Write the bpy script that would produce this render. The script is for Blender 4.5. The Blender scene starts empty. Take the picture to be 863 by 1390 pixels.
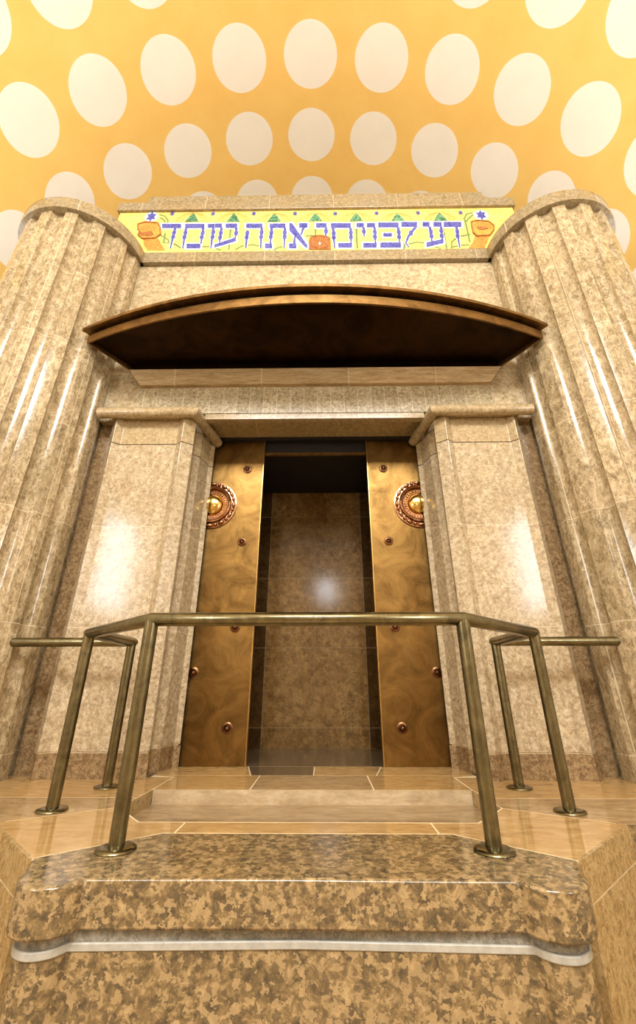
import bpy, bmesh, math, random
from mathutils import Vector, Matrix
random.seed(5)
scene = bpy.context.scene
COL = scene.collection
PI = math.pi

# ------------------------------------------------------------------ mesh helpers
class MB:
    def __init__(self): self.v = []; self.f = []; self.mi = []
    def add(self, verts, faces, mi=0):
        n = len(self.v); self.v += [tuple(p) for p in verts]
        self.f += [tuple(i + n for i in f) for f in faces]; self.mi += [mi] * len(faces); return self
    def box(self, x0, x1, y0, y1, z0, z1, mi=0):
        v = [(x, y, z) for z in (z0, z1) for y in (y0, y1) for x in (x0, x1)]
        return self.add(v, [(0,2,3,1),(4,5,7,6),(0,1,5,4),(2,6,7,3),(0,4,6,2),(1,3,7,5)], mi)
    def prism(self, poly, z0, z1, mi=0):                       # plan polygon extruded in z
        n = len(poly)
        v = [(x, y, z0) for x, y in poly] + [(x, y, z1) for x, y in poly]
        f = [tuple(range(n))[::-1], tuple(range(n, 2*n))] + [(i, (i+1) % n, n+(i+1) % n, n+i) for i in range(n)]
        return self.add(v, f, mi)
    def slab_xz(self, poly, y0, y1, mi=0):                     # elevation polygon extruded in y
        n = len(poly)
        v = [(x, y0, z) for x, z in poly] + [(x, y1, z) for x, z in poly]
        f = [tuple(range(n)), tuple(range(n, 2*n))[::-1]] + [(i, n+i, n+(i+1) % n, (i+1) % n) for i in range(n)]
        return self.add(v, f, mi)
    def loft(self, rings, closed=False, caps=True, mi=0):
        n = len(rings[0]); v = [p for r in rings for p in r]; f = []
        m = len(rings)
        for k in range(m if closed else m - 1):
            a, b = k * n, ((k + 1) % m) * n
            f += [(a+i, a+(i+1) % n, b+(i+1) % n, b+i) for i in range(n)]
        if caps and not closed:
            f += [tuple(range(n))[::-1], tuple(range((m-1)*n, m*n))]
        return self.add(v, f, mi)
    def tube(self, path, r, n=24, mi=0):                       # mitred tube along a path
        P = [Vector(p) for p in path]; rings = []
        for i, p in enumerate(P):
            a = (P[i] - P[i-1]).normalized() if i else (P[1] - P[0]).normalized()
            b = (P[i+1] - P[i]).normalized() if i + 1 < len(P) else a
            up = Vector((0,0,1)) if abs(a.z) < .9 else Vector((0,1,0))
            s = a.cross(up).normalized(); u = s.cross(a)
            t = a + b if (a + b).length > 1e-6 else a
            ring = []
            for k in range(n):
                q = p + (s * math.cos(2*PI*k/n) + u * math.sin(2*PI*k/n)) * r
                lam = (p - q).dot(t) / a.dot(t)
                ring.append(q + a * lam)
            rings.append(ring)
        return self.loft(rings, mi=mi)
    def lathe(self, prof, cx, cy, n=40, axis='z', mi=0, c0=0):  # prof: (radius, height along axis)
        rings = []
        for r, h in prof:
            ring = []
            for k in range(n):
                a = 2*PI*k/n
                if axis == 'z': ring.append((cx + r*math.cos(a), cy + r*math.sin(a), c0 + h))
                else: ring.append((cx + r*math.cos(a), c0 - h, cy + r*math.sin(a)))   # axis toward -y, centre (cx, cz)
            rings.append(ring)
        return self.loft(rings, mi=mi)
    def ball(self, c, rx, ry, rz, n=12, m=8, rot=0, mi=0):
        rings = []; cr, sr = math.cos(rot), math.sin(rot)
        for j in range(m + 1):
            t = PI * (j + .02) / (m + .04); ring = []
            for k in range(n):
                a = 2*PI*k/n
                x, y, z = rx*math.sin(t)*math.cos(a), ry*math.sin(t)*math.sin(a), rz*math.cos(t)
                ring.append((c[0] + x*cr - z*sr, c[1] + y, c[2] + x*sr + z*cr))
            rings.append(ring)
        return self.loft(rings, mi=mi)

def obj(name, mb, mat, parent=None, smooth=None, bevel=0, seg=2):
    off = parent['_o'] if parent is not None else (0, 0, 0)
    me = bpy.data.meshes.new(name)
    me.from_pydata([(v[0]-off[0], v[1]-off[1], v[2]-off[2]) for v in mb.v], [], mb.f)
    for m in (mat if isinstance(mat, (list, tuple)) else [mat]): me.materials.append(m)
    me.polygons.foreach_set('material_index', mb.mi)
    bm = bmesh.new(); bm.from_mesh(me)
    bmesh.ops.recalc_face_normals(bm, faces=bm.faces); bm.to_mesh(me); bm.free()
    if smooth:
        me.polygons.foreach_set('use_smooth', [True] * len(me.polygons))
        me.set_sharp_from_angle(angle=math.radians(smooth))
    o = bpy.data.objects.new(name, me); COL.objects.link(o)
    if parent is not None:
        o.parent = parent; o['_o'] = list(off)
    if bevel:
        b = o.modifiers.new('edge', 'BEVEL'); b.width = bevel; b.segments = seg; b.limit_method = 'ANGLE'; b.angle_limit = math.radians(40)
        b.harden_normals = False
    return o

def thing(name, label, cat, loc=(0,0,0), group=None):
    o = bpy.data.objects.new(name, None); COL.objects.link(o)
    o.location = loc; o['_o'] = list(loc); o['label'] = label; o['category'] = cat; o['kind'] = 'thing'
    o.empty_display_size = .1
    if group: o['group'] = group
    return o
def tag(o, label, cat, group=None):
    o['label'] = label; o['category'] = cat; o['kind'] = 'thing'
    if group: o['group'] = group
    return o
def struct(name, mb, mat, **k):
    o = obj(name, mb, mat, **k); o['kind'] = 'structure'; return o

# ------------------------------------------------------------------ material helpers
def srgb(r, g, b):
    def c(u):
        u /= 255.
        return u/12.92 if u <= .04045 else ((u+.055)/1.055)**2.4
    return (c(r), c(g), c(b), 1)
class NT:
    def __init__(self, name):
        self.m = bpy.data.materials.new(name); self.m.use_nodes = True
        self.t = self.m.node_tree; self.b = self.t.nodes['Principled BSDF']
    def n(self, typ, **k):
        x = self.t.nodes.new(typ)
        for a, v in k.items():
            if a.startswith('i_'):
                key = a[2:]; x.inputs[int(key) if key.isdigit() else key.replace('_', ' ')].default_value = v
            else: setattr(x, a, v)
        return x
    def l(self, a, b): self.t.links.new(a, b)
    def math(self, op, a, b=None, c=None):
        x = self.n('ShaderNodeMath', operation=op)
        for i, q in enumerate((a, b, c)):
            if q is None: continue
            if isinstance(q, (int, float)): x.inputs[i].default_value = q
            else: self.l(q, x.inputs[i])
        return x.outputs[0]
    def mix(self, fac, a, b, mode='MIX'):
        x = self.n('ShaderNodeMix', data_type='RGBA', blend_type=mode)
        for sock, q in ((x.inputs['Factor'], fac), (x.inputs[6], a), (x.inputs[7], b)):
            if isinstance(q, (int, float, tuple)): sock.default_value = q
            else: self.l(q, sock)
        return x.outputs[2]
    def ramp(self, fac, stops):
        x = self.n('ShaderNodeValToRGB'); e = x.color_ramp.elements
        while len(e) < len(stops): e.new(.5)
        for i, (p, c) in enumerate(stops): e[i].position = p; e[i].color = c
        self.l(fac, x.inputs[0]); return x.outputs[0]
    def coord(self, kind='Object'): return self.n('ShaderNodeTexCoord').outputs[kind]
    def xyz(self, v):
        s = self.n('ShaderNodeSeparateXYZ'); self.l(v, s.inputs[0]); return s.outputs
    def noise(self, v, scale, detail=6, rough=.6, dist=0., dim='3D'):
        x = self.n('ShaderNodeTexNoise', noise_dimensions=dim)
        x.inputs['Scale'].default_value = scale; x.inputs['Detail'].default_value = detail
        x.inputs['Roughness'].default_value = rough; x.inputs['Distortion'].default_value = dist
        self.l(v, x.inputs['Vector']); return x.outputs['Fac']
    def vor(self, v, scale, out='Color', rnd=1.):
        x = self.n('ShaderNodeTexVoronoi'); x.inputs['Scale'].default_value = scale; x.inputs['Randomness'].default_value = rnd
        self.l(v, x.inputs['Vector']); return x.outputs[out]
    def white(self, val):
        x = self.n('ShaderNodeTexWhiteNoise', noise_dimensions='1D'); self.l(val, x.inputs['W']); return x.outputs['Value']
    def bump(self, h, strength=.2, dist=.01):
        x = self.n('ShaderNodeBump'); x.inputs['Strength'].default_value = strength; x.inputs['Distance'].default_value = dist
        self.l(h, x.inputs['Height']); self.l(x.outputs[0], self.b.inputs['Normal'])
    def fin(self, col=None, rough=None, metal=0, spec=None, coat=0):
        if col is not None:
            if isinstance(col, tuple): self.b.inputs['Base Color'].default_value = col
            else: self.l(col, self.b.inputs['Base Color'])
        if rough is not None:
            if isinstance(rough, (int, float)): self.b.inputs['Roughness'].default_value = rough
            else: self.l(rough, self.b.inputs['Roughness'])
        self.b.inputs['Metallic'].default_value = metal
        if spec is not None: self.b.inputs['Specular IOR Level'].default_value = spec
        if coat: self.b.inputs['Coat Weight'].default_value = coat; self.b.inputs['Coat Roughness'].default_value = .06
        return self.m

def granite(name, dark, mid, light, scale=22, fleck=.5, joints=(), jcol=(225,210,180), rough=.2, tone=.12, stretch=(1,1,1), spec=.5, contrast=1., jw=.006, seed=0., fsc=2.2, fdist=2.2, zone=None, desat=.2, jfade=.55):
    """polished speckled stone; joints = list of ('x'|'z'|'a', origin, period): pale grout lines every period"""
    ds = lambda c: tuple((q + (.3*c[0]+.55*c[1]+.15*c[2] - q)*desat)*k for q, k in zip(c, (1.01, 1.003, .975)))
    dark, mid, light = ds(dark), ds(mid), ds(light)
    t = NT(name); co = t.coord('Object')
    mp = t.n('ShaderNodeMapping'); mp.inputs['Scale'].default_value = stretch; mp.inputs['Location'].default_value = (seed, seed*.7, seed*.3)
    t.l(co, mp.inputs[0]); v = mp.outputs[0]
    a = t.noise(v, scale, 8, .68, .6)
    lo = .5 - .22/contrast; hi = .5 + .22/contrast
    col = t.ramp(a, [(lo, srgb(*dark)), (.5, srgb(*mid)), (hi, srgb(*light))])
    big = t.noise(v, scale*.16, 4, .6, .8)
    col = t.mix(t.ramp(big, [(.35, (0,0,0,1)), (.7, (.5,.5,.5,1))]), col, srgb(*mid), 'MIX')
    nz = t.n('ShaderNodeTexNoise'); nz.inputs['Scale'].default_value = scale*2.2; nz.inputs['Detail'].default_value = 5; t.l(v, nz.inputs['Vector'])
    off = t.n('ShaderNodeVectorMath', operation='SUBTRACT'); t.l(nz.outputs['Color'], off.inputs[0]); off.inputs[1].default_value = (.5,.5,.5)
    sc = t.n('ShaderNodeVectorMath', operation='SCALE'); t.l(off.outputs[0], sc.inputs[0]); sc.inputs['Scale'].default_value = fdist/scale
    ad = t.n('ShaderNodeVectorMath', operation='ADD'); t.l(v, ad.inputs[0]); t.l(sc.outputs[0], ad.inputs[1])
    cell = t.vor(ad.outputs[0], scale*fsc); cs = t.n('ShaderNodeSeparateColor'); t.l(cell, cs.inputs[0])
    col = t.mix(t.math('MULTIPLY', t.math('GREATER_THAN', cs.outputs[0], .72), fleck), col, srgb(*dark))
    col = t.mix(t.math('MULTIPLY', t.math('GREATER_THAN', cs.outputs[1], .74), fleck), col, srgb(*light))
    X = t.xyz(co)
    if zone:                                              # slabs of a darker stone outside |x| = zone[0]
        col = t.mix(t.math('GREATER_THAN', t.math('ABSOLUTE', t.math('SUBTRACT', X[0], -.015)), zone[0]), col, t.mix(1., col, srgb(*zone[1]), 'MULTIPLY'))
    mask = None; idv = None
    for k, (ax, o, p) in enumerate(joints):
        if ax == 'a':
            ang = t.math('ARCTAN2', X[0], t.math('MULTIPLY', X[1], -1.))
            s = t.math('SUBTRACT', ang, o); w = jw / .69
        else:
            s = t.math('SUBTRACT', X['xyz'.index(ax)], o); w = jw
        m = t.math('LESS_THAN', t.math('PINGPONG', s, p/2), w/2)
        mask = m if mask is None else t.math('MAXIMUM', mask, m)
        fl = t.math('MULTIPLY', t.math('FLOOR', t.math('DIVIDE', s, p)), 7.31 + 3.17*k)
        idv = fl if idv is None else t.math('ADD', idv, fl)
    if idv is not None:
        w = t.white(t.math('ADD', idv, .37))
        g = t.math('ADD', 1 - tone, t.math('MULTIPLY', w, 2*tone))
        cc = t.n('ShaderNodeCombineColor'); t.l(g, cc.inputs[0]); t.l(g, cc.inputs[1]); t.l(t.math('SUBTRACT', t.math('MULTIPLY', g, 1.15), .15), cc.inputs[2])
        col = t.mix(1., col, cc.outputs[0], 'MULTIPLY')
        col = t.mix(t.math('MULTIPLY', mask, jfade), col, srgb(*jcol))
    rg = t.math('ADD', rough - .05, t.math('MULTIPLY', a, .1))
    t.bump(a, .04, .004)
    return t.fin(col, rg, spec=spec)

def bronze(name, dark, light, rough=.35, scale=3., bumpy=.15, bscale=60, metal=1., stretch=(1,1,1)):
    t = NT(name); co = t.coord('Object')
    mp = t.n('ShaderNodeMapping'); mp.inputs['Scale'].default_value = stretch; t.l(co, mp.inputs[0]); v = mp.outputs[0]
    a = t.noise(v, scale, 7, .65, 1.2)
    col = t.ramp(a, [(.3, srgb(*dark)), (.68, srgb(*light))])
    fine = t.noise(v, bscale, 4, .6)
    if bumpy: t.bump(fine, bumpy, .004)
    return t.fin(col, t.math('ADD', rough - .08, t.math('MULTIPLY', fine, .16)), metal=metal)
def plain(name, col, rough=.5, metal=0, var=.12, scale=40):
    t = NT(name); a = t.noise(t.coord('Object'), scale, 4, .6)
    c = srgb(*col); d = tuple(q*(1-var) for q in c[:3]) + (1,); e = tuple(min(1, q*(1+var)) for q in c[:3]) + (1,)
    return t.fin(t.ramp(a, [(.35, d), (.65, e)]), rough, metal=metal)
def mosaic(name, c1, c2, scale=48):
    t = NT(name); co = t.coord('Object')
    s = t.n('ShaderNodeTexVoronoi', feature='F1', distance='CHEBYCHEV'); s.inputs['Scale'].default_value = scale; s.inputs['Randomness'].default_value = .45
    t.l(co, s.inputs['Vector']); cs = t.n('ShaderNodeSeparateColor'); t.l(s.outputs['Color'], cs.inputs[0])
    col = t.ramp(cs.outputs[0], [(.1, srgb(*c1)), (.9, srgb(*c2))])
    t.bump(s.outputs['Distance'], .15, .003)
    return t.fin(col, .3)
EXPO = 0.0
M={'bar': [[(-2.07,6.241),(-1.809,6.235),(-1.796,6.145),(-2.055,6.15)],[(-1.755,6.234),(-1.493,6.228),(-1.482,6.138),(-1.743,6.144)],[(-1.683,5.828),(-1.5,5.825),(-1.49,5.733),(-1.671,5.736)],[(-1.447,6.227),(-1.358,6.226),(-1.35,6.141),(-1.438,6.143)],[(-1.354,6.229),(-1.256,6.227),(-1.248,6.14),(-1.345,6.142)],[(-1.205,6.226),(-1.051,6.223),(-1.044,6.131),(-1.196,6.134)],[(-1.314,5.805),(-1.044,5.942),(-1.038,5.866),(-1.308,5.742)],[(-0.93,6.22),(-0.707,6.216),(-0.702,6.124),(-0.923,6.129)],[(-0.611,6.214),(-0.398,6.209),(-0.395,6.118),(-0.606,6.122)],[(-0.654,5.811),(-0.56,5.809),(-0.556,5.716),(-0.649,5.718)],[(-0.347,6.216),(-0.31,6.215),(-0.1,5.766),(-0.099,5.712),(-0.127,5.731),(-0.343,6.063)],[(-0.214,6.213),(-0.104,6.211),(-0.103,6.117),(-0.212,6.119)],[(-0.339,5.805),(-0.245,5.803),(-0.243,5.71),(-0.336,5.712)],[(0.013,6.208),(0.153,6.205),(0.152,6.111),(0.013,6.114)],[(0.214,6.204),(0.478,6.198),(0.474,6.1),(0.212,6.105)],[(0.301,5.804),(0.48,5.801),(0.477,5.708),(0.3,5.711)],[(0.555,6.202),(0.654,6.2),(0.649,6.108),(0.551,6.11)],[(0.694,6.199),(0.802,6.196),(0.797,6.105),(0.689,6.108)],[(0.627,5.798),(0.801,5.795),(0.795,5.702),(0.623,5.705)],[(0.846,6.203),(1.117,6.197),(1.109,6.099),(0.84,6.104)],[(0.847,5.801),(1.115,5.795),(1.107,5.696),(0.841,5.701)],[(0.9,5.987),(1.013,5.984),(1.008,5.913),(0.895,5.915)],[(1.154,6.208),(1.364,6.204),(1.354,6.104),(1.146,6.108)],[(1.438,6.202),(1.531,6.2),(1.52,6.103),(1.427,6.105)],[(1.582,6.199),(1.693,6.197),(1.681,6.1),(1.571,6.102)],[(1.444,5.79),(1.672,5.853),(1.662,5.773),(1.434,5.698)],[(1.718,6.197),(1.953,6.192),(1.939,6.092),(1.706,6.097)]],'stem': [([(-1.876,6.147),(-1.883,5.743)],[(-1.879,6.05),(-1.878,5.963)]),([(-1.73,6.149),(-1.721,5.74)],[(-1.727,6.052),(-1.728,5.96)]),([(-1.499,6.139),(-1.492,5.825)],[(-1.494,6.037),(-1.498,5.955)]),([(-1.363,6.141),(-1.353,5.733)],[(-1.356,6.045),(-1.356,5.952)]),([(-1.253,6.14),(-1.251,5.847)],[(-1.251,6.038),(-1.254,5.942)]),([(-1.052,6.131),(-1.051,5.926)],[(-1.048,6.026)]),([(-0.9,6.05),(-0.898,5.735)],[(-0.899,6.026),(-0.902,5.939)]),([(-0.712,6.124),(-0.705,5.731)],[(-0.71,6.032),(-0.711,5.943)]),([(-0.581,6.122),(-0.582,5.805)],[(-0.579,6.024),(-0.583,5.94)]),([(-0.402,6.118),(-0.401,5.725)],[(-0.402,6.025),(-0.402,5.936)]),([(-0.156,6.118),(-0.186,5.968)],[]),([(-0.273,5.799),(-0.264,5.946)],[]),([(0.149,6.111),(0.139,5.937)],[(0.145,6.038)]),([(0.239,6.105),(0.253,5.712)],[(0.247,5.995),(0.246,5.916)]),([(0.474,6.1),(0.469,5.801)],[(0.473,6.003),(0.47,5.912)]),([(0.645,6.108),(0.646,5.927)],[(0.644,6.028)]),([(0.792,6.105),(0.785,5.795)],[(0.79,6.008),(0.786,5.913)]),([(1.104,6.099),(1.099,5.789)],[(1.104,6.002),(1.101,5.906)]),([(1.343,6.112),(1.224,5.92),(1.178,5.783),(1.21,5.708)],[(1.261,5.979)]),([(1.524,6.103),(1.516,5.801)],[(1.526,6.004),(1.524,5.914)]),([(1.672,6.1),(1.655,5.828)],[(1.663,6.014),(1.656,5.912)]),([(1.874,6.093),(1.86,5.695)],[(1.87,5.997),(1.864,5.908)])],'leaf': [[(-1.764,6.278),(-1.695,6.462),(-1.579,6.274)],[(-1.2,6.266),(-1.113,6.447),(-1.017,6.262)],[(-0.647,6.254),(-0.564,6.428),(-0.459,6.25)],[(-0.088,6.255),(0.005,6.423),(0.097,6.251)],[(0.463,6.243),(0.558,6.411),(0.647,6.239)],[(1.023,6.232),(1.122,6.399),(1.207,6.228)],[(1.594,6.226),(1.683,6.4),(1.773,6.222)]],'star': [(-1.961,6.454),(-1.4,6.442),(-0.839,6.434),(-0.275,6.421),(0.273,6.409),(0.834,6.405),(1.398,6.4),(1.971,6.393)],'oval': [(-2.241,6.394,0.093,0.101),(2.238,6.333,0.099,0.102)],'vine': [[(-2.136,6.444),(-2.052,6.403),(-2.001,6.309),(-1.994,6.244)],[(-2.116,6.378),(-2.057,6.324),(-2.02,6.245)],[(-1.999,6.053),(-1.988,5.854),(-1.919,5.853),(-1.937,5.914),(-2.059,6.016)],[(-1.852,5.839),(-1.75,5.752)],[(-1.478,5.771),(-1.356,5.769)],[(-1.13,6.108),(-1.118,5.704)],[(-1.032,5.702),(-0.96,5.771),(-0.806,5.796),(-0.647,5.741),(-0.582,5.682)],[(-1.308,5.742),(-1.218,5.695)],[(-0.536,5.681),(-0.476,5.738),(-0.384,5.759)],[(-0.122,5.955),(0.019,5.964)],[(0.005,6.097),(0.009,5.964)],[(0.548,6.086),(0.546,5.695)],[(1.169,5.799),(1.142,5.661)],[(2.132,6.39),(2.05,6.364),(2.005,6.271),(2.01,6.098),(2.006,5.791)],[(2.134,6.349),(2.051,6.256),(2.023,6.203)],[(2.037,5.942),(1.882,5.907),(1.777,5.808),(1.751,5.673)],[(1.762,5.697),(1.874,5.732),(1.99,5.737)],[(1.219,5.769),(1.321,5.805),(1.419,5.79)],[(1.697,6.092),(1.693,5.674)],[(1.527,5.726),(1.62,5.675)]],'lionL': [('b',[(-2.28,5.953),(-2.119,5.975),(-2.06,5.917),(-1.949,5.708),(-2.173,5.712),(-2.238,5.81)]),('m',[(-2.393,6.234),(-2.303,6.277),(-2.131,6.255),(-2.078,6.156),(-2.056,6.016),(-2.113,5.943),(-2.277,5.938),(-2.352,6.01),(-2.334,6.072),(-2.378,6.136)]),('f',[(-2.371,6.234),(-2.283,6.258),(-2.16,6.23),(-2.123,6.157),(-2.157,6.106),(-2.289,6.104),(-2.364,6.149)]),('d',[(-2.348,6.06),(-2.187,6.087),(-2.142,6.018),(-2.186,5.981),(-2.312,5.996)])],'lionR': [('b',[(2.094,5.928),(2.254,5.938),(2.333,6.013),(2.175,5.669),(1.972,5.673),(2.047,5.791)]),('m',[(2.083,6.189),(2.164,6.214),(2.314,6.192),(2.369,6.104),(2.35,6.013),(2.282,5.912),(2.114,5.903),(2.075,5.967),(2.078,6.097)]),('f',[(2.132,6.175),(2.228,6.186),(2.325,6.157),(2.355,6.091),(2.288,6.04),(2.186,6.037),(2.126,6.083)]),('d',[(2.145,6.095),(2.275,6.066),(2.288,6.04),(2.2,6.016),(2.145,6.043)])],'lionC': [('d',[(-0.08,5.847),(-0.065,5.922),(0.021,5.959),(0.116,5.95),(0.197,5.912),(0.206,5.679),(-0.078,5.684)]),('m',[(-0.064,5.87),(-0.041,5.922),(0.061,5.951),(0.163,5.918),(0.193,5.853),(0.161,5.726),(0.06,5.693),(-0.04,5.73)]),('f',[(-0.017,5.846),(0.022,5.892),(0.1,5.891),(0.139,5.843),(0.13,5.761),(0.068,5.716),(-0.002,5.764)]),('w',[(0.045,5.793),(0.061,5.816),(0.079,5.792),(0.06,5.755)])]}
# ------------------------------------------------------------------ materials
PER = .872; Z0 = .163
S_COL = granite('column_stone', (102,82,50), (166,142,102), (210,190,154), 22, .4, [('z', Z0, PER), ('a', math.radians(15.5), math.radians(48))], rough=.16, stretch=(1,1,.55), tone=.1)
S_PIER = granite('pier_stone', (120,98,66), (178,154,118), (214,198,168), 26, .4, [('z', Z0, PER)], rough=.14, tone=.05, seed=3.)
S_BASE = granite('pier_base_stone', (84,58,32), (138,108,70), (182,152,108), 26, .45, rough=.2, seed=5.)
S_WALL = granite('wall_stone', (124,102,68), (178,154,114), (212,194,160), 20, .4, [('x', .44, .88), ('z', Z0+.02, PER)], rough=.2, tone=.08, seed=7.)
S_SOLD = granite('lintel_stone', (104,90,60), (170,150,112), (210,196,164), 30, .5, [('x', .03, .141)], rough=.25, tone=.07, seed=9.)
S_TRIM = granite('trim_stone', (122,98,62), (172,146,102), (202,180,142), 26, .35, rough=.2, seed=11.)
S_CAP = granite('cap_stone', (100,84,56), (146,126,90), (180,160,124), 26, .35, [('x', .25, .88)], rough=.14, seed=14., tone=.05)
S_TRIMJ = granite('trim_stone_jointed', (122,98,62), (172,146,102), (202,180,142), 26, .35, [('x', .25, .88)], rough=.2, seed=12., tone=.06)
S_LEDGE = granite('ledge_stone', (128,98,58), (172,140,92), (204,176,132), 14, .25, [('x', .36, .92)], rough=.22, seed=13., stretch=(.3,1,2.4), tone=.1)
S_SLAB = granite('slab_granite', (66,58,46), (124,102,68), (182,154,110), 34, .55, rough=.12, contrast=1.35, seed=15., fsc=1.6, fdist=1.5, desat=.08, stretch=(.85,.85,1))
S_FASC = granite('fascia_granite', (110,80,38), (172,138,80), (204,174,120), 26, .4, rough=.2, seed=17.)
S_TILE = granite('tile_travertine', (148,108,58), (190,150,92), (212,180,126), 7, .12, rough=.08, seed=19., stretch=(1,2.4,1), contrast=.9, desat=.12)
S_TILE2 = granite('tile_marbled', (132,98,56), (180,144,94), (206,178,132), 10, .2, rough=.08, seed=21., stretch=(.8,2.2,1))
S_STEP = granite('step_marble', (150,124,90), (190,164,126), (216,198,166), 9, .15, rough=.18, seed=23., stretch=(.6,1.6,1.6))
S_TREAD = granite('tread_marble', (120,96,64), (164,134,94), (188,162,122), 9, .15, rough=.12, seed=24., stretch=(.6,1.6,1))
S_DARK = granite('niche_stone', (66,46,24), (116,86,48), (154,122,76), 13, .3, [('z', .195, .81)], jcol=(150,132,102), rough=.13, tone=.1, seed=25., zone=(.59,(150,146,140)), desat=0)
S_DARKF = granite('niche_floor_stone', (70,54,38), (104,84,60), (132,110,82), 8, .2, rough=.12, seed=27., stretch=(.6,2,1))
S_GROUT = plain('grout', (226,206,168), .6)
S_PALE = plain('pale_fillet_stone', (172,168,156), .3)
S_GREY = granite('grey_fillet_stone', (84,82,76), (128,124,114), (168,162,150), 30, .4, rough=.15, seed=29.)

B_DOOR = bronze('door_bronze', (94,70,36), (150,116,64), .38, 3.4, .3, 20)
B_EDGE = bronze('door_edge_brass', (190,150,84), (226,190,120), .3, 6., .05)
B_CAN = bronze('canopy_bronze', (86,62,34), (142,108,62), .42, 5., .1, 50)
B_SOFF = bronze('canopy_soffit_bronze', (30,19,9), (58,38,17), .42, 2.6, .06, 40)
B_RAIL = bronze('rail_bronze', (98,92,70), (140,132,102), .24, 10., .03, 120)
B_STUD = bronze('stud_bronze', (84,58,38), (140,98,66), .3, 20., .0)
B_ROSE = bronze('rosette_copper', (140,98,68), (200,150,112), .22, 20., .0)
B_GOLD = bronze('dome_brass', (186,140,66), (236,200,120), .16, 20., .0)
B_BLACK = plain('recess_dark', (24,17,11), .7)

M_YEL = mosaic('mosaic_yellow', (222,190,94), (240,212,126), 46)
M_BLUE = mosaic('mosaic_blue', (44,48,136), (98,100,176), 60)
M_WHITE = mosaic('mosaic_white', (190,214,222), (236,240,236), 60)
M_GREEN = mosaic('mosaic_green', (24,96,66), (110,160,120), 40)
M_OLIVE = mosaic('mosaic_olive', (84,120,72), (128,146,84), 60)
M_RUST = mosaic('mosaic_rust', (200,150,70), (222,180,100), 60)
M_BROWN = mosaic('mosaic_brown', (140,84,42), (172,112,62), 60)
M_ORANGE = mosaic('mosaic_orange', (196,118,48), (222,156,76), 60)
M_GOLD = mosaic('mosaic_gold', (206,136,54), (226,168,80), 60)

# ------------------------------------------------------------------ room: barrel vault with painted discs, walls, floor
VR, VS, VX, VY, VT, VH, VROT = 4.6045, 1.0485, -.0174, 4.0775, 1.0289, 9.0, math.radians(.81)
t = NT('vault_plaster')
u = t.xyz(t.coord('UV'))
du = t.math('SUBTRACT', t.math('FRACT', u[0]), .5); dv = t.math('SUBTRACT', t.math('FRACT', u[1]), .5)
du = t.math('MULTIPLY', du, VS); dv = t.math('MULTIPLY', dv, VT)
dist = t.math('SQRT', t.math('ADD', t.math('POWER', du, 2.), t.math('POWER', dv, 2.)))
inside = t.math('LESS_THAN', dist, .392)
co = t.coord('Object')
pl = t.noise(co, 2.2, 6, .6)
yel = t.ramp(pl, [(.3, srgb(236,195,110)), (.7, srgb(241,204,122))])
wht = t.ramp(pl, [(.3, srgb(238,234,224)), (.7, srgb(243,239,230))])
t.bump(t.noise(co, 90, 3), .05, .003)
t.fin(t.mix(inside, yel, wht), .75, spec=.2)
M_VAULT = t.m
M_PLASTER = plain('wall_plaster', (226,212,188), .8, var=.03, scale=3)
M_NAVE = plain('nave_floor_stone', (176,150,112), .3, var=.1, scale=8)
YA, YB = -8., 6.4
mb = MB(); me_uv = []
NA, NY = 96, 24
for j in range(NY + 1):
    y = YA + (YB - YA) * j / NY
    for i in range(NA + 1):
        a = -PI/2 + PI * i / NA
        mb.v.append((VR*math.sin(a), y, VH - VR + VR*math.cos(a)))
        me_uv.append(((a*VR - VX)/VS + .5 + 20, (y - VY)/VT + .5 + 20))
for j in range(NY):
    for i in range(NA):
        a = j*(NA+1) + i; mb.f.append((a, a+1, a+NA+2, a+NA+1)); mb.mi.append(0)
me = bpy.data.meshes.new('ceiling'); me.from_pydata(mb.v, [], mb.f)
uvl = me.uv_layers.new(name='UVMap')
for lp in me.loops: uvl.data[lp.index].uv = me_uv[lp.vertex_index]
me.polygons.foreach_set('use_smooth', [True]*len(me.polygons)); me.materials.append(M_VAULT)
ce = bpy.data.objects.new('ceiling', me); COL.objects.link(ce); ce['kind'] = 'structure'; ce.rotation_euler.z = VROT
ZF = -1.35
ZS = VH - VR
# side walls, each with a tall window behind the camera
WY0, WY1, WZ0, WZ1 = -2.9, -1.3, 2.1, 4.1
for s, nm in ((-1, 'left'), (1, 'right')):
    xa, xb = s*(VR - .0), s*(VR + .25)
    x0, x1 = min(xa, xb), max(xa, xb)
    mb = MB()
    mb.box(x0, x1, YA, WY0, ZF, ZS + .15).box(x0, x1, WY1, YB, ZF, ZS + .15).box(x0, x1, WY0, WY1, ZF, WZ0).box(x0, x1, WY0, WY1, WZ1, ZS + .15)
    o = struct('wall_' + nm, mb, M_PLASTER); o.rotation_euler.z = VROT
RX0, RX1, RZ0, RZ1 = -.1, .5, 3.9, 4.7
struct('wall_rear', MB().box(-5.2, RX0, YA - .3, YA, ZF, 9.1).box(RX1, 5.2, YA - .3, YA, ZF, 9.1).box(RX0, RX1, YA - .3, YA, ZF, RZ0).box(RX0, RX1, YA - .3, YA, RZ1, 9.1), M_PLASTER)
struct('wall_back', MB().box(-5.2, 5.2, YB - .05, YB + .2, ZF, 9.1), M_PLASTER)
struct('floor', MB().box(-5.2, 5.2, YA - .3, YB + .2, ZF - .2, ZF), M_NAVE)
t = NT('daylit_pane'); e = t.b
e.inputs['Base Color'].default_value = (.8, .85, .9, 1); e.inputs['Emission Color'].default_value = (.86, .93, 1, 1); e.inputs['Emission Strength'].default_value = 23.
M_PANE = t.m
M_FRAME = plain('window_frame_paint', (120, 96, 60), .5)
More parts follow.
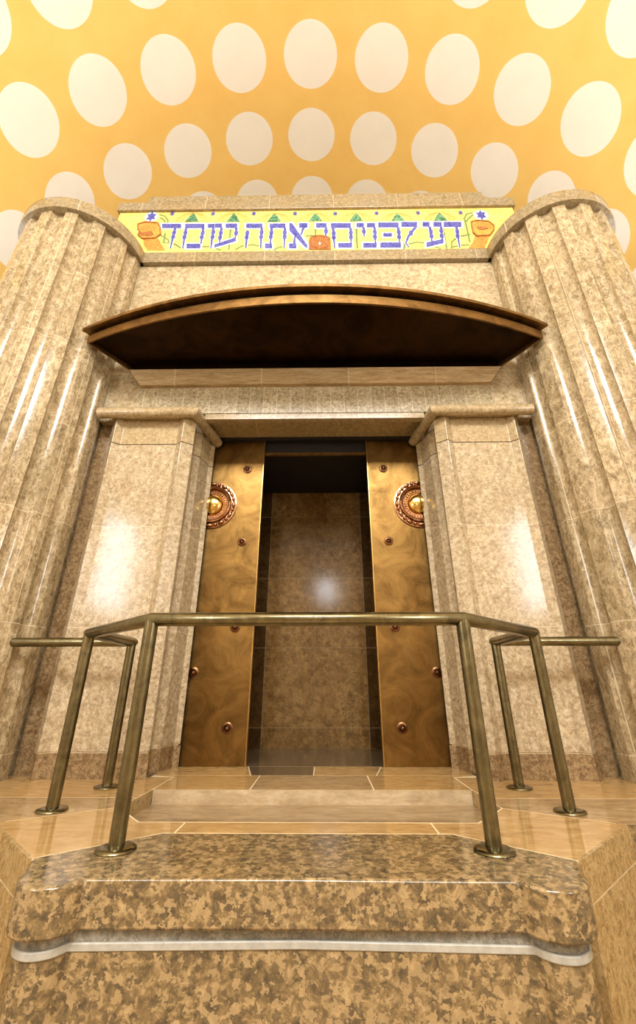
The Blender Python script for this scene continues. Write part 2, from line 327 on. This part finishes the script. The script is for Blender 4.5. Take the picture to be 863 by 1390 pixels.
struct('window_3', MB().box(RX0, RX1, YA - .12, YA - .10, RZ0, RZ1), M_PANE)
for s, nm in ((-1, 'window_1'), (1, 'window_2')):
    x = s*(VR + .1)
    w = struct(nm, MB().box(x - .01, x + .01, WY0, WY1, WZ0, WZ1), M_PANE)
    w.rotation_euler.z = VROT
    fm = MB()
    for k in range(4):
        y = WY0 + (WY1 - WY0) * k / 3; fm.box(x - .03, x + .03, max(WY0, y - .025), min(WY1, y + .025), WZ0, WZ1)
    for k in range(7):
        z = WZ0 + (WZ1 - WZ0) * k / 6; fm.box(x - .03, x + .03, WY0, WY1, max(WZ0, z - .02), min(WZ1, z + .02))
    f = obj('window_frame', fm, M_FRAME, None); f.parent = w

# ------------------------------------------------------------------ raised landing in front of the ark
def mir(p): return [(-x, y) for x, y in p][::-1]
PIT = [(1.03, 3.37), (1.05, 2.92), (.83, 2.635)]
FLZ = -.13
tiles = []
def tile(poly, mi, both=True):
    tiles.append((poly, mi))
    if both: tiles.append((mir(poly), mi))
tile([(.60,2.458), (.655,2.458), (1.05,2.133), (1.53,2.612), (1.05,2.92), (.83,2.635), (.60,2.635)], 0)
tile([(-.60,2.458), (.60,2.458), (.60,2.635), (-.60,2.635)], 0, False)
tile([(1.05,2.92), (1.53,2.612), (2.75,2.612), (2.75,3.15), (1.04,3.15)], 1)
tile([(1.04,3.15), (2.75,3.15), (2.75,3.80), (1.9,3.80), (1.03,3.80), (1.03,3.37)], 0)
tile([(-.40,3.37), (.40,3.37), (.40,3.87), (-.40,3.87)], 1, False)
tile([(.40,3.37), (1.03,3.37), (1.03,3.80), (1.20,3.87), (.40,3.87)], 0)
tile([(.47,3.87), (1.20,3.87), (1.20,4.265), (.55,4.265)], 0)
tile([(0,3.87), (.47,3.87), (.55,4.265), (0,4.265)], 0, False)
tile([(-.47,3.87), (0,3.87), (0,4.265), (-.55,4.265)], 2, False)
def inset(poly, d):
    n = len(poly); A = sum(poly[i][0]*poly[(i+1)%n][1] - poly[(i+1)%n][0]*poly[i][1] for i in range(n))
    sg = 1 if A > 0 else -1; out = []
    for i in range(n):
        p0, p1, p2 = Vector(poly[i-1]), Vector(poly[i]), Vector(poly[(i+1) % n])
        e1 = (p1-p0).normalized(); e2 = (p2-p1).normalized()
        n1 = Vector((-e1.y, e1.x))*sg; n2 = Vector((-e2.y, e2.x))*sg
        b = n1 + n2
        if b.length < 1e-4: out.append(tuple(p1 + n1*d)); continue
        b.normalize(); out.append(tuple(p1 + b * min(d / max(b.dot(n1), .3), 3*d)))
    return out
landing = thing('landing', 'golden polished stone landing around the sunken step, ringed by the bronze railing', 'platform', (0, 3.0, FLZ))
mb = MB()
for p, mi in tiles: mb.prism(inset(p, .0045), -.03, 0, mi)
obj('paving', mb, [S_TILE, S_TILE2, S_DARKF], landing)
# bed under the tiles (shows as grout lines), split round the pit
mb = MB()
mb.prism([(-.655,2.458),(.655,2.458),(1.05,2.133),(1.53,2.612),(1.05,2.92),(.83,2.635),(-.83,2.635),(-1.05,2.92),(-1.53,2.612),(-1.05,2.133)], FLZ, -.0008)
for g in (1, -1):
    q = [(1.05,2.92),(1.53,2.612),(2.75,2.612),(2.75,3.80),(1.03,3.80),(1.03,3.37)]
    mb.prism(q if g > 0 else mir(q), FLZ, -.0008)
mb.prism([(-1.03,3.37),(1.03,3.37),(1.03,3.80),(1.2,3.80),(1.2,4.27),(-1.2,4.27),(-1.2,3.80),(-1.03,3.80)], FLZ, -.0008)
obj('grout_bed', mb, S_GROUT, landing)
# side cheeks of the sunken step
for g in (-1, 1):
    q = [(1.03,3.37),(1.05,2.92),(1.058,2.92),(1.036,3.37)]
    p2 = [(.83,2.635),(1.05,2.92),(1.055,2.915),(.835,2.63)]
    mb = MB().prism([(1.022,3.37),(1.043,2.92),(1.05,2.92),(1.03,3.37)] if g > 0 else mir([(1.022,3.37),(1.043,2.92),(1.05,2.92),(1.03,3.37)]), -.078, -.001)
    obj('cheek', mb, S_FASC, landing)
mb = MB()
for g in (-1, 1):
    q = [(0,2.627),(.836,2.627),(.83,2.635),(0,2.635)]
    mb.prism(q if g > 0 else mir(q), -.03, .0004)
    q = [(.836,2.627),(1.056,2.914),(1.05,2.92),(.83,2.635)]
    mb.prism(q if g > 0 else mir(q), -.03, .0004)
obj('rim_grout', mb, S_GROUT, landing)
# sunken step
st = thing('sunken_step', 'shallow pale marble step sunk into the landing before the doors', 'step', (0, 3.0, -.125))
PITF = [(1.022,3.36),(1.04,2.92),(.82,2.64),(-.82,2.64),(-1.04,2.92),(-1.022,3.36)]
obj('tread', MB().prism(PITF, -.125, -.077), S_TREAD, st)
obj('riser', MB().box(-1.02, 1.02, 3.358, 3.37, -.077, -.001), S_STEP, st)

# ------------------------------------------------------------------ podium: front slab with rounded corner bosses, canted sides, mouldings
pod = thing('podium', 'projecting polished granite podium front with rounded corner bosses', 'podium', (0, 2.2, ZF))
lob = []
CX, CY, CR = .862, 1.99, .13
for k in range(25):
    a = math.radians(197 + (385 - 197) * k / 24)
    lob.append((CX + CR*math.cos(a), CY + CR*math.sin(a)))
def front_outline(d, rr):                                       # right half from the centre line outwards, inset by d
    pts = [(0, 1.945 + d)]
    for k in range(21):
        a = math.radians(203 + (360 - 203) * k / 20)
        pts.append((CX + (CR - rr)*math.cos(a), CY + (CR - rr)*math.sin(a)))
    pts += [(1.05 - .7*d, 2.133 + .7*d)]
    return pts
def full(h): return h + mir(h[1:])
ro = front_outline(0, 0)
obj('front_slab', MB().prism(full(ro + [(.655, 2.458)]), -.135, 0), S_SLAB, pod, smooth=35, bevel=.008)
h = front_outline(.04, .04); obj('recess_band', MB().prism(full(h + [(.65, 2.45)]), -.168, -.135), S_GREY, pod, smooth=35)
h = front_outline(.03, .03); obj('fillet', MB().prism(full(h + [(.65, 2.45)]), -.192, -.168), S_PALE, pod, smooth=35, bevel=.004)
h = front_outline(.036, .036); obj('lower_block', MB().prism(full(h + [(.65, 2.45)]), -.75, -.192), S_SLAB, pod, smooth=35)
h = front_outline(-.02, -.02); obj('foot_course', MB().prism(full(h + [(.65, 2.45)]), ZF, -.75), S_SLAB, pod, smooth=35, bevel=.01)
for g in (-1, 1):
    q = [(1.0505,2.1335),(1.5305,2.6125),(1.43,2.6125),(.99,2.18)]
    q = [(1.06,2.128),(1.54,2.607),(1.50,2.640),(1.02,2.164)]
    m1 = q if g > 0 else mir(q)
    obj('canted_fascia', MB().prism(m1, -.13, -.0005), S_FASC, pod)
    obj('canted_joint', MB().prism(inset(m1, .004), -.138, -.13), S_GROUT, pod)
    obj('canted_wall', MB().prism(m1, ZF, -.138), S_FASC, pod)
    q = [(1.535,2.605),(2.9,2.605),(2.9,2.64),(1.535,2.64)]
    m2 = q if g > 0 else mir(q)
    obj('wing_fascia', MB().prism(m2, -.13, -.0005), S_SLAB, pod)
    obj('wing_wall', MB().prism(m2, ZF, -.13), S_SLAB, pod)
# core that carries the landing
obj('core', MB().prism([(-.64,2.46),(.64,2.46),(1.02,2.17),(1.49,2.65),(2.75,2.65),(2.75,3.60),(-2.75,3.60),(-2.75,2.65),(-1.49,2.65),(-1.02,2.17)], ZF, FLZ), S_FASC, pod)

# ------------------------------------------------------------------ stone front between the columns, doorway and niche
YW = 3.72
mb = MB()
mb.box(-2.205, 2.205, YW, 4.0, 3.47, 5.368)
for g in (-1, 1):
    mb.box(*sorted((g*1.86, g*2.205)), YW, 4.0, 3.06, 3.47)
struct('wall_front', mb, S_WALL)
for g, nm in ((-1, 'left'), (1, 'right')):
    struct('wall_front_' + nm, MB().box(*sorted((g*2.025, g*2.225)), 3.80, 4.0, 0, 3.06), S_BASE)
struct('wall_upper', MB().box(-2.70, 2.70, 3.805, 6.2, 5.562, 6.488), S_WALL)
lin = thing('lintel', 'stone lintel of narrow upright slabs above the doorway, below the canopy ledge', 'lintel', (0, YW, 3.06))
obj('soldier_course', MB().box(-1.86, 1.86, YW, 3.9, 3.145, 3.47), S_SOLD, lin)
obj('lip', MB().box(-1.125, 1.125, YW + .003, 3.80, 3.075, 3.138), S_TRIM, lin)
obj('soffit', MB().box(-1.25, 1.25, 3.9, 4.20, 3.145, 3.22).box(-1.12, 1.12, 3.80, 3.9, 3.145, 3.16), S_TRIMJ, lin)
obj('shadow_gap', MB().box(-1.10, 1.10, 4.20, 4.245, 3.115, 3.20), B_BLACK, lin)  # solid near-black strip; shade of the recess above the doors put into colour
# niche behind the doors
NX, NY0, NY1, NZ = .93, 4.32, 5.39, 2.975
struct('wall_niche_back', MB().box(-NX - .1, NX + .1, NY1, NY1 + .1, 0, 3.1), S_DARK)
for g, nm in ((-1, 'left'), (1, 'right')):
    struct('wall_niche_' + nm, MB().box(*sorted((g*NX, g*(NX + .12))), NY0, NY1, 0, 3.1), S_DARK)
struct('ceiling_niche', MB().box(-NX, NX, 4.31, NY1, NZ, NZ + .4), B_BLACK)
mb = MB()
mb.prism(inset([(-.93,4.27),(0,4.27),(0,4.55),(-.62,5.2),(-.62,5.39),(-.93,5.39)], .002), -.03, 0)
mb.prism(inset([(.93,4.27),(.93,5.39),(.62,5.39),(.62,5.2),(0,4.55),(0,4.27)], .002), -.03, 0)
mb.prism(inset([(0,4.55),(.62,5.2),(.62,5.39),(-.62,5.39),(-.62,5.2)], .002), -.03, 0)
struct('floor_niche', mb, S_DARKF)
tr = obj('trim_1', MB().box(-.62, .62, 4.285, 4.31, 2.955, 2.99), B_DOOR); tr['kind'] = 'structure'
# seams on the back wall of the niche
mb = MB()
for x in (-.60, .57): mb.box(x - .003, x + .003, NY1 - .0015, NY1 + .01, .0, 2.97)
mb.box(-.026, -.021, NY1 - .0015, NY1 + .01, 0, 2.97)
tr = obj('trim_2', mb, plain('niche_seam', (112,94,66), .5)); tr['kind'] = 'structure'

# ------------------------------------------------------------------ stone piers beside the doorway
PLAN = [(1.37,3.70),(1.93,3.70),(1.99,3.645),(2.06,3.72),(2.02,3.79),(2.02,4.20),(1.12,4.20),(1.165,4.17),(1.205,3.97),(1.255,3.92),(1.255,3.77),(1.205,3.72),(1.305,3.645)]
for g in (-1, 1):
    side = 'left' if g < 0 else 'right'
    p = thing('pier', 'polished beige stone pier on the %s of the doorway, with roll-moulded cap' % side, 'pier', (g*1.65, 3.9, 0), 'stone piers beside the doorway')
    pl = PLAN if g > 0 else mir(PLAN)
    cen = (g*1.62, 3.93)
    big = [(cen[0] + (x-cen[0])*1.004, cen[1] + (y-cen[1])*1.008) for x, y in pl]
    sm = inset(pl, .006)
    obj('base_block', MB().prism(big, .0005, .160), S_BASE, p)
    obj('base_joint', MB().prism(sm, .160, .166), S_GROUT, p)
    obj('shaft', MB().prism(pl, .166, 2.765), S_PIER, p, bevel=.004)
    obj('shadow_joint', MB().prism(sm, 2.765, 2.772), B_BLACK, p)
    obj('capital', MB().prism(pl, 2.772, 3.055), S_TRIM, p, bevel=.004)
    path = [(g*2.165, 3.605, 3.082), (g*1.195, 3.605, 3.082), (g*1.105, 4.22, 3.082)]
    mb = MB().tube(path, .056, 28)
    obj('cap_moulding', mb, S_TRIM, p, smooth=40)
    obj('cap_bed', MB().prism([(g*2.06,3.615),(g*2.06,3.715),(g*1.215,3.715),(g*1.20,3.615)], 3.058, 3.125), S_TRIM, p)

# ------------------------------------------------------------------ fluted columns
CCX, CCY, SR = 2.87, 3.67, .674
for g in (-1, 1):
    side = 'left' if g < 0 else 'right'
    c = thing('fluted_column', 'massive fluted beige stone column at the %s edge, under a flat cap ring' % side, 'column', (g*CCX, CCY, 0), 'fluted stone columns')
    prof = []
    NSEG = 15; SUB = 40
    for k in range(NSEG):
        th0 = math.radians(3.5 + 24*k)
        for j in range(SUB):
            d = -12 + 24*j/SUB
            w = 6.6
            r = SR
            if abs(d) < w: r = SR - .058*math.sqrt(max(0, 1 - (d/w)**2))
            th = th0 + math.radians(d)
            prof.append((th, r))
    ring = [(g*CCX - g*r*math.sin(th), CCY - r*math.cos(th)) for th, r in prof]
    obj('shaft', MB().prism(ring, .001, 5.37), S_COL, c, smooth=30)
    mb = MB().lathe([(.60, 5.372), (.718, 5.372), (.722, 5.40), (.722, 5.535), (.712, 5.552), (.3, 5.556)], g*CCX, CCY, 96)
    obj('cap_ring', mb, S_CAP, c, smooth=40)
    # bed of the capital
# ------------------------------------------------------------------ moulding, mosaic frieze, cornice
tag(obj('string_moulding', MB().box(-2.19, 2.19, 3.66, 3.80, 5.372, 5.552), S_CAP, bevel=.004), 'long flat stone moulding under the yellow mosaic frieze', 'moulding')
cor = thing('cornice', 'stepped stone cornice above the yellow mosaic frieze', 'cornice', (0, 3.75, 6.49))
obj('lower_tier', MB().box(-2.72, 2.72, 3.712, 3.80, 6.49, 6.655).box(-2.72, 2.72, 3.80, 6.0, 6.49, 6.655), S_CAP, cor, bevel=.005)
obj('upper_tier', MB().box(-2.32, 2.32, 3.735, 5.9, 6.655, 6.82), S_CAP, cor, bevel=.005)

mos = thing('mosaic_frieze', 'yellow mosaic frieze with blue Hebrew lettering and small lions', 'mosaic', (0, 3.77, 5.552))
obj('ground', MB().box(-2.69, 2.69, 3.75, 3.80, 5.552, 6.49), M_YEL, mos)
YM = 3.75
NFL = [0]
def flat(mb, poly, k):
    NFL[0] += 1; mb.slab_xz(poly, YM - .0015*k - .00002*(NFL[0] % 60), YM + .004)
def grow(poly, d):
    cx = sum(p[0] for p in poly)/len(poly); cz = sum(p[1] for p in poly)/len(poly)
    A = sum(poly[i][0]*poly[(i+1) % len(poly)][1] - poly[(i+1) % len(poly)][0]*poly[i][1] for i in range(len(poly)))
    return inset(poly, -d)
def stroke(pts, w0, w1):
    L, R = [], []
    for i, p in enumerate(pts):
        a = Vector(pts[max(0, i-1)]); b = Vector(pts[min(len(pts)-1, i+1)]); d = (b-a).normalized(); n = Vector((-d.y, d.x))
        w = w0 + (w1-w0)*i/(len(pts)-1)
        L.append(tuple(Vector(p) + n*w/2)); R.append(tuple(Vector(p) - n*w/2))
    return L, R
def ribbon(mb, pts, w0, w1, k):
    L, R = stroke(pts, w0, w1)
    for i in range(len(pts)-1): flat(mb, [L[i], L[i+1], R[i+1], R[i]], k)
def disc(c, rx, rz, n=18): return [(c[0] + rx*math.cos(2*PI*i/n), c[1] + rz*math.sin(2*PI*i/n)) for i in range(n)]
ink, halo = MB(), MB()
for poly in M['bar']:
    flat(ink, poly, 4); flat(halo, grow(poly, .011), 2)
for pts, beads in M['stem']:
    ribbon(ink, pts, .036, .018, 4); ribbon(halo, pts, .054, .036, 2)
    for b in beads: flat(ink, disc(b, .027, .05), 4); flat(halo, disc(b, .036, .058), 2)
obj('lettering', ink, M_BLUE, mos); obj('letter_outline', halo, M_WHITE, mos)
for a, m, b in M['leaf']:
    mb = MB(); w = (b[0]-a[0])/2; hgt = m[1] - (a[1]+b[1])/2; cx = (a[0]+b[0])/2; z0 = (a[1]+b[1])/2
    out = [(cx + w*s, z0) for s in (-1,)] + [(cx - w*(1-t)**.8*1.0, z0 + hgt*t) for t in (.25,.5,.75)] + [(cx, z0 + hgt)] + [(cx + w*(1-t)**.8, z0 + hgt*t) for t in (.75,.5,.25)] + [(cx + w, z0)]
    flat(mb, out, 3); lf = obj('leaf', mb, M_GREEN, mos)
    mb = MB()
    for kx in (1.5, 1.95, 2.35):
        pts = [(cx + w*kx*math.cos(PI*i/12), z0 - .02 + hgt*(1 + .13*(kx-1))*math.sin(PI*i/12)) for i in range(13)]
        ribbon(mb, pts, .016, .016, 1)
    obj('arch_line', mb, M_RUST, lf)
def star(c, r): 
    return [(c[0] + (r if i % 2 == 0 else r*.55)*math.cos(PI*i/6 + PI/6), c[1] + 1.5*(r if i % 2 == 0 else r*.55)*math.sin(PI*i/6 + PI/6)) for i in range(12)]
for c in M['star']:
    mb = MB(); flat(mb, star(c, .034), 3); obj('star', mb, M_BLUE, mos)
for x, z, rx, rz in M['oval']:
    mb = MB(); flat(mb, disc((x, z), rx, rz, 28), 2); ov = obj('medallion', mb, M_WHITE, mos)
    mb = MB(); flat(mb, star((x, z), .075), 4); obj('star', mb, M_BLUE, ov)
mb = MB()
for pts in M['vine']: ribbon(mb, pts, .026, .02, 1)
obj('vine', mb, M_OLIVE, mos)
KM = {'b': (M_ORANGE, 3), 'm': (M_GOLD, 5), 'f': (M_ORANGE, 7), 'd': (M_BROWN, 8), 'w': (M_WHITE, 9)}
for key in ('lionL', 'lionR', 'lionC'):
    mb = MB(); mats = []
    for m, poly in M[key]:
        if KM[m][0] not in mats: mats.append(KM[m][0])
        mb.slab_xz(poly, YM - .0015*KM[m][1], YM + .004, mats.index(KM[m][0]))
    if M_BROWN not in mats: mats.append(M_BROWN)
    mm = [p for m, p in M[key] if m == 'm'][0]
    for i in range(len(mm)):                                     # mane outline
        a, c = mm[i], mm[(i+1) % len(mm)]
        L, R = stroke([a, c], .016, .016); mb.slab_xz([L[0], L[1], R[1], R[0]], YM - .0165 - .00003*i, YM + .004, mats.index(M_BROWN))
    obj('lion', mb, mats, mos)

# ------------------------------------------------------------------ stone ledge and bronze canopy
ZC = 3.69
ld = obj('stone_ledge', MB().add(
    [(-1.98,3.63,3.655),(1.98,3.63,3.655),(1.98,YW,3.655),(-1.98,YW,3.655),(-1.85,3.665,3.475),(1.85,3.665,3.475),(1.85,YW,3.475),(-1.85,YW,3.475)],
    [(0,1,2,3),(4,5,1,0),(5,6,2,1),(6,7,3,2),(7,4,0,3),(4,7,6,5)]), S_LEDGE, bevel=.004)
tag(ld, 'narrow slanted stone ledge directly under the bronze canopy', 'ledge')
can = thing('canopy', 'dark bronze bow-fronted canopy over the doorway, between the columns', 'canopy', (0, 3.4, ZC))
def bow(apex, hx, yend, n=48):
    sag = yend - apex; R = (hx*hx + sag*sag) / (2*sag); out = []
    am = math.asin(hx / R)
    for i in range(n + 1):
        a = -am + 2*am*i/n; out.append((R*math.sin(a), apex + R*(1 - math.cos(a))))
    return out
def rim(ap, hx, ye, xb, th, z0, z1, nm, mat):
    o = bow(ap, hx, ye); o = [(-xb, YW - .005)] + o + [(xb, YW - .005)]
    i = bow(ap + th, hx - th, ye + th*.4); i = [(-xb + th, YW - .005)] + i + [(xb - th, YW - .005)]
    mb = MB(); n = len(o)
    v = [(x, y, z) for z in (z0, z1) for q in (o, i) for x, y in q]
    f = []
    for k in range(n - 1):
        f += [(k, k+1, n+k+1, n+k), (2*n+k, 3*n+k, 3*n+k+1, 2*n+k+1), (k, 2*n+k, 2*n+k+1, k+1), (n+k, n+k+1, 3*n+k+1, 3*n+k)]
    for k in (0, n-1): f.append((k, n+k, 3*n+k, 2*n+k))
    obj(nm, mb.add(v, f), mat, can, bevel=.003)
rim(2.795, 2.265, 3.27, 1.99, .022, ZC, ZC + .10, 'lower_rim', B_CAN)
poly = bow(2.81, 2.25, 3.275); poly = [(-1.985, YW - .006)] + poly + [(1.985, YW - .006)]
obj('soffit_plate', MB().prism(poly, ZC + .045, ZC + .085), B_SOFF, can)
poly = bow(2.85, 2.22, 3.285); poly = [(-1.97, YW - .006)] + poly + [(1.97, YW - .006)]
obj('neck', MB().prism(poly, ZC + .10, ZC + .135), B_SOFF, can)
poly = bow(2.735, 2.33, 3.24); poly = [(-2.02, YW - .006)] + poly + [(2.02, YW - .006)]
obj('top_plate', MB().prism(poly, ZC + .135, ZC + .17), B_CAN, can, bevel=.003)
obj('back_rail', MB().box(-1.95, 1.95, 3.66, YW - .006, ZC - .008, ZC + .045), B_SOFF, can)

# ------------------------------------------------------------------ bronze sliding doors
DY = 4.25
for g in (-1, 1):
    side = 'left' if g < 0 else 'right'
    d = thing('bronze_door', 'hammered bronze sliding door leaf on the %s, half hidden behind its pier' % side, 'door', (g*.9, DY + .02, 0), 'bronze door leaves')
    xi, xo = .572, 1.38
    obj('panel', MB().box(*sorted((g*(xi+.006), g*xo)), DY, DY + .05, .001, 3.13), B_DOOR, d)
    obj('edge_strip', MB().box(*sorted((g*xi, g*(xi+.006))), DY - .003, DY + .053, .001, 3.13), B_EDGE, d)
    xs = .748
    for x, z in [(xs, 2.76), (xs, 1.932), (xs, 1.10), (xs, .278), (1.092, .712)]:
        mb = MB().lathe([(.046, 0), (.046, .006), (.034, .012), (.030, .012), (.026, .008), (.020, .012), (.014, .026), (.004, .032)], g*x, z, 28, 'y', c0=DY)
        s = obj('stud', mb, B_STUD, d, smooth=40)
    # round rosette with a bead ring and a small shining dome
    rx, rz = g*1.095, 2.338
    ro_ = obj('rosette', MB().lathe([(.262, 0), (.262, .014), (.212, .022), (.206, .046), (.192, .056), (.176, .046), (.168, .012), (.03, .006)], rx, rz, 56, 'y', c0=DY), B_ROSE, d, smooth=40)
    mb = MB()
    nb = 24
    for k in range(nb):
        a = 2*PI*k/nb
        if k % 2: mb.ball((rx + .235*math.cos(a), DY - .028, rz + .235*math.sin(a)), .019, .02, .019, 10, 6)
        else: mb.ball((rx + .235*math.cos(a), DY - .028, rz + .235*math.sin(a)), .019, .02, .036, 12, 8, rot=a)
    obj('bead_ring', mb, B_ROSE, ro_, smooth=60)
    mb = MB().lathe([(.122, .006), (.118, .022), (.102, .042), (.07, .058), (.03, .065), (.002, .066)], rx, rz, 40, 'y', c0=DY)
    for k in range(32):
        a = 2*PI*k/32; mb.ball((rx + .143*math.cos(a), DY - .012, rz + .143*math.sin(a)), .014, .012, .006, 8, 5, rot=a)
    obj('dome', mb, B_GOLD, ro_, smooth=50)

# ------------------------------------------------------------------ bronze railing
rl = thing('railing', 'round-tube bronze railing with six posts around the landing', 'railing', (0, 2.8, 0))
HR = .9
FP, MP, RP = (.766, 2.225), (1.378, 2.835), (1.352, 3.427)
path = [(-2.20, RP[1], HR), (-RP[0], RP[1], HR)]
mb = MB()
mb.tube([(-2.262, RP[1], HR), (-RP[0] - .0, RP[1], HR), (-MP[0], MP[1], HR), (-FP[0], FP[1], HR), (FP[0], FP[1], HR), (MP[0], MP[1], HR), (RP[0], RP[1], HR), (2.262, RP[1], HR)], .0325, 28)
obj('top_rail', mb, B_RAIL, rl, smooth=45)
for g in (-1, 1):
    for x, y in (FP, MP, RP):
        pst = obj('post', MB().lathe([(.0325, .012), (.0325, HR - .004)], g*x, y, 28), B_RAIL, rl, smooth=45)
        obj('base_flange', MB().lathe([(.079, .0005), (.081, .004), (.078, .010), (.060, .015), (.036, .018)], g*x, y, 40), B_RAIL, pst, smooth=50)

# ------------------------------------------------------------------ light
def area(name, loc, rot, sx, sy, power, col):
    L = bpy.data.lights.new(name, 'AREA'); L.shape = 'RECTANGLE'; L.size = sx; L.size_y = sy; L.energy = power; L.color = col
    o = bpy.data.objects.new(name, L); COL.objects.link(o); o.location = loc; o.rotation_euler = rot; return o
def aim(o, target):
    d = Vector(target) - o.location; o.rotation_euler = d.to_track_quat('-Z', 'Y').to_euler()
WARM = (.97, .985, 1)
a = area('ceiling_fixture', (0, -4.2, 7.6), (0,0,0), 5, 2, 950, WARM); aim(a, (0, 3.5, 2.0))
a = area('vault_fill_left', (-4.25, 2.4, 4.4), (0,0,0), .4, 5, 36, (.92,.96,1)); a.rotation_euler = (0, math.radians(180+28), 0)  # added unseen uplight, brightens the vault from this side
a = area('vault_fill_right', (4.25, 2.4, 4.4), (0,0,0), .4, 5, 36, (.92,.96,1)); a.rotation_euler = (0, math.radians(180-28), 0)  # matching added uplight, evens out the vault's brightness
w = bpy.data.worlds.new('World'); scene.world = w; w.use_nodes = True
w.node_tree.nodes['Background'].inputs[0].default_value = (1, .95, .88, 1); w.node_tree.nodes['Background'].inputs[1].default_value = .3

# ------------------------------------------------------------------ camera
F, PITCH, YAW, ROLL, CXM = 586.678, .447729, .013427, -.000607, .086908
cd = bpy.data.cameras.new('camera'); cam = bpy.data.objects.new('camera', cd); COL.objects.link(cam); scene.camera = cam
cd.sensor_fit = 'AUTO'; cd.sensor_width = 36; cd.lens = F / 1390 * 36; cd.shift_x = 0; cd.shift_y = -45 / 1390.
cy, sy, cp, sp = math.cos(YAW), math.sin(YAW), math.cos(PITCH), math.sin(PITCH)
f = Vector((-sy*cp, cy*cp, sp)); r = Vector((cy, sy, 0)); u = r.cross(f)
r, u = r*math.cos(ROLL) + u*math.sin(ROLL), u*math.cos(ROLL) - r*math.sin(ROLL)
mw = Matrix(((r.x, u.x, -f.x, CXM), (r.y, u.y, -f.y, 0), (r.z, u.z, -f.z, .6), (0,0,0,1)))
cam.matrix_world = mw
cd.clip_start = .05

vs = scene.view_settings
scene.display_settings.display_device = 'sRGB'
vs.view_transform = 'Standard'; vs.look = 'None'; vs.gamma = 1; vs.use_curve_mapping = False; vs.exposure = EXPO
scene.cycles.max_bounces = 8; scene.cycles.diffuse_bounces = 4; scene.cycles.glossy_bounces = 4
scene.cycles.use_denoising = True; scene.cycles.caustics_reflective = False; scene.cycles.caustics_refractive = False
scene.cycles.sample_clamp_indirect = 4
for o in scene.objects:
    if '_o' in o: del o['_o']
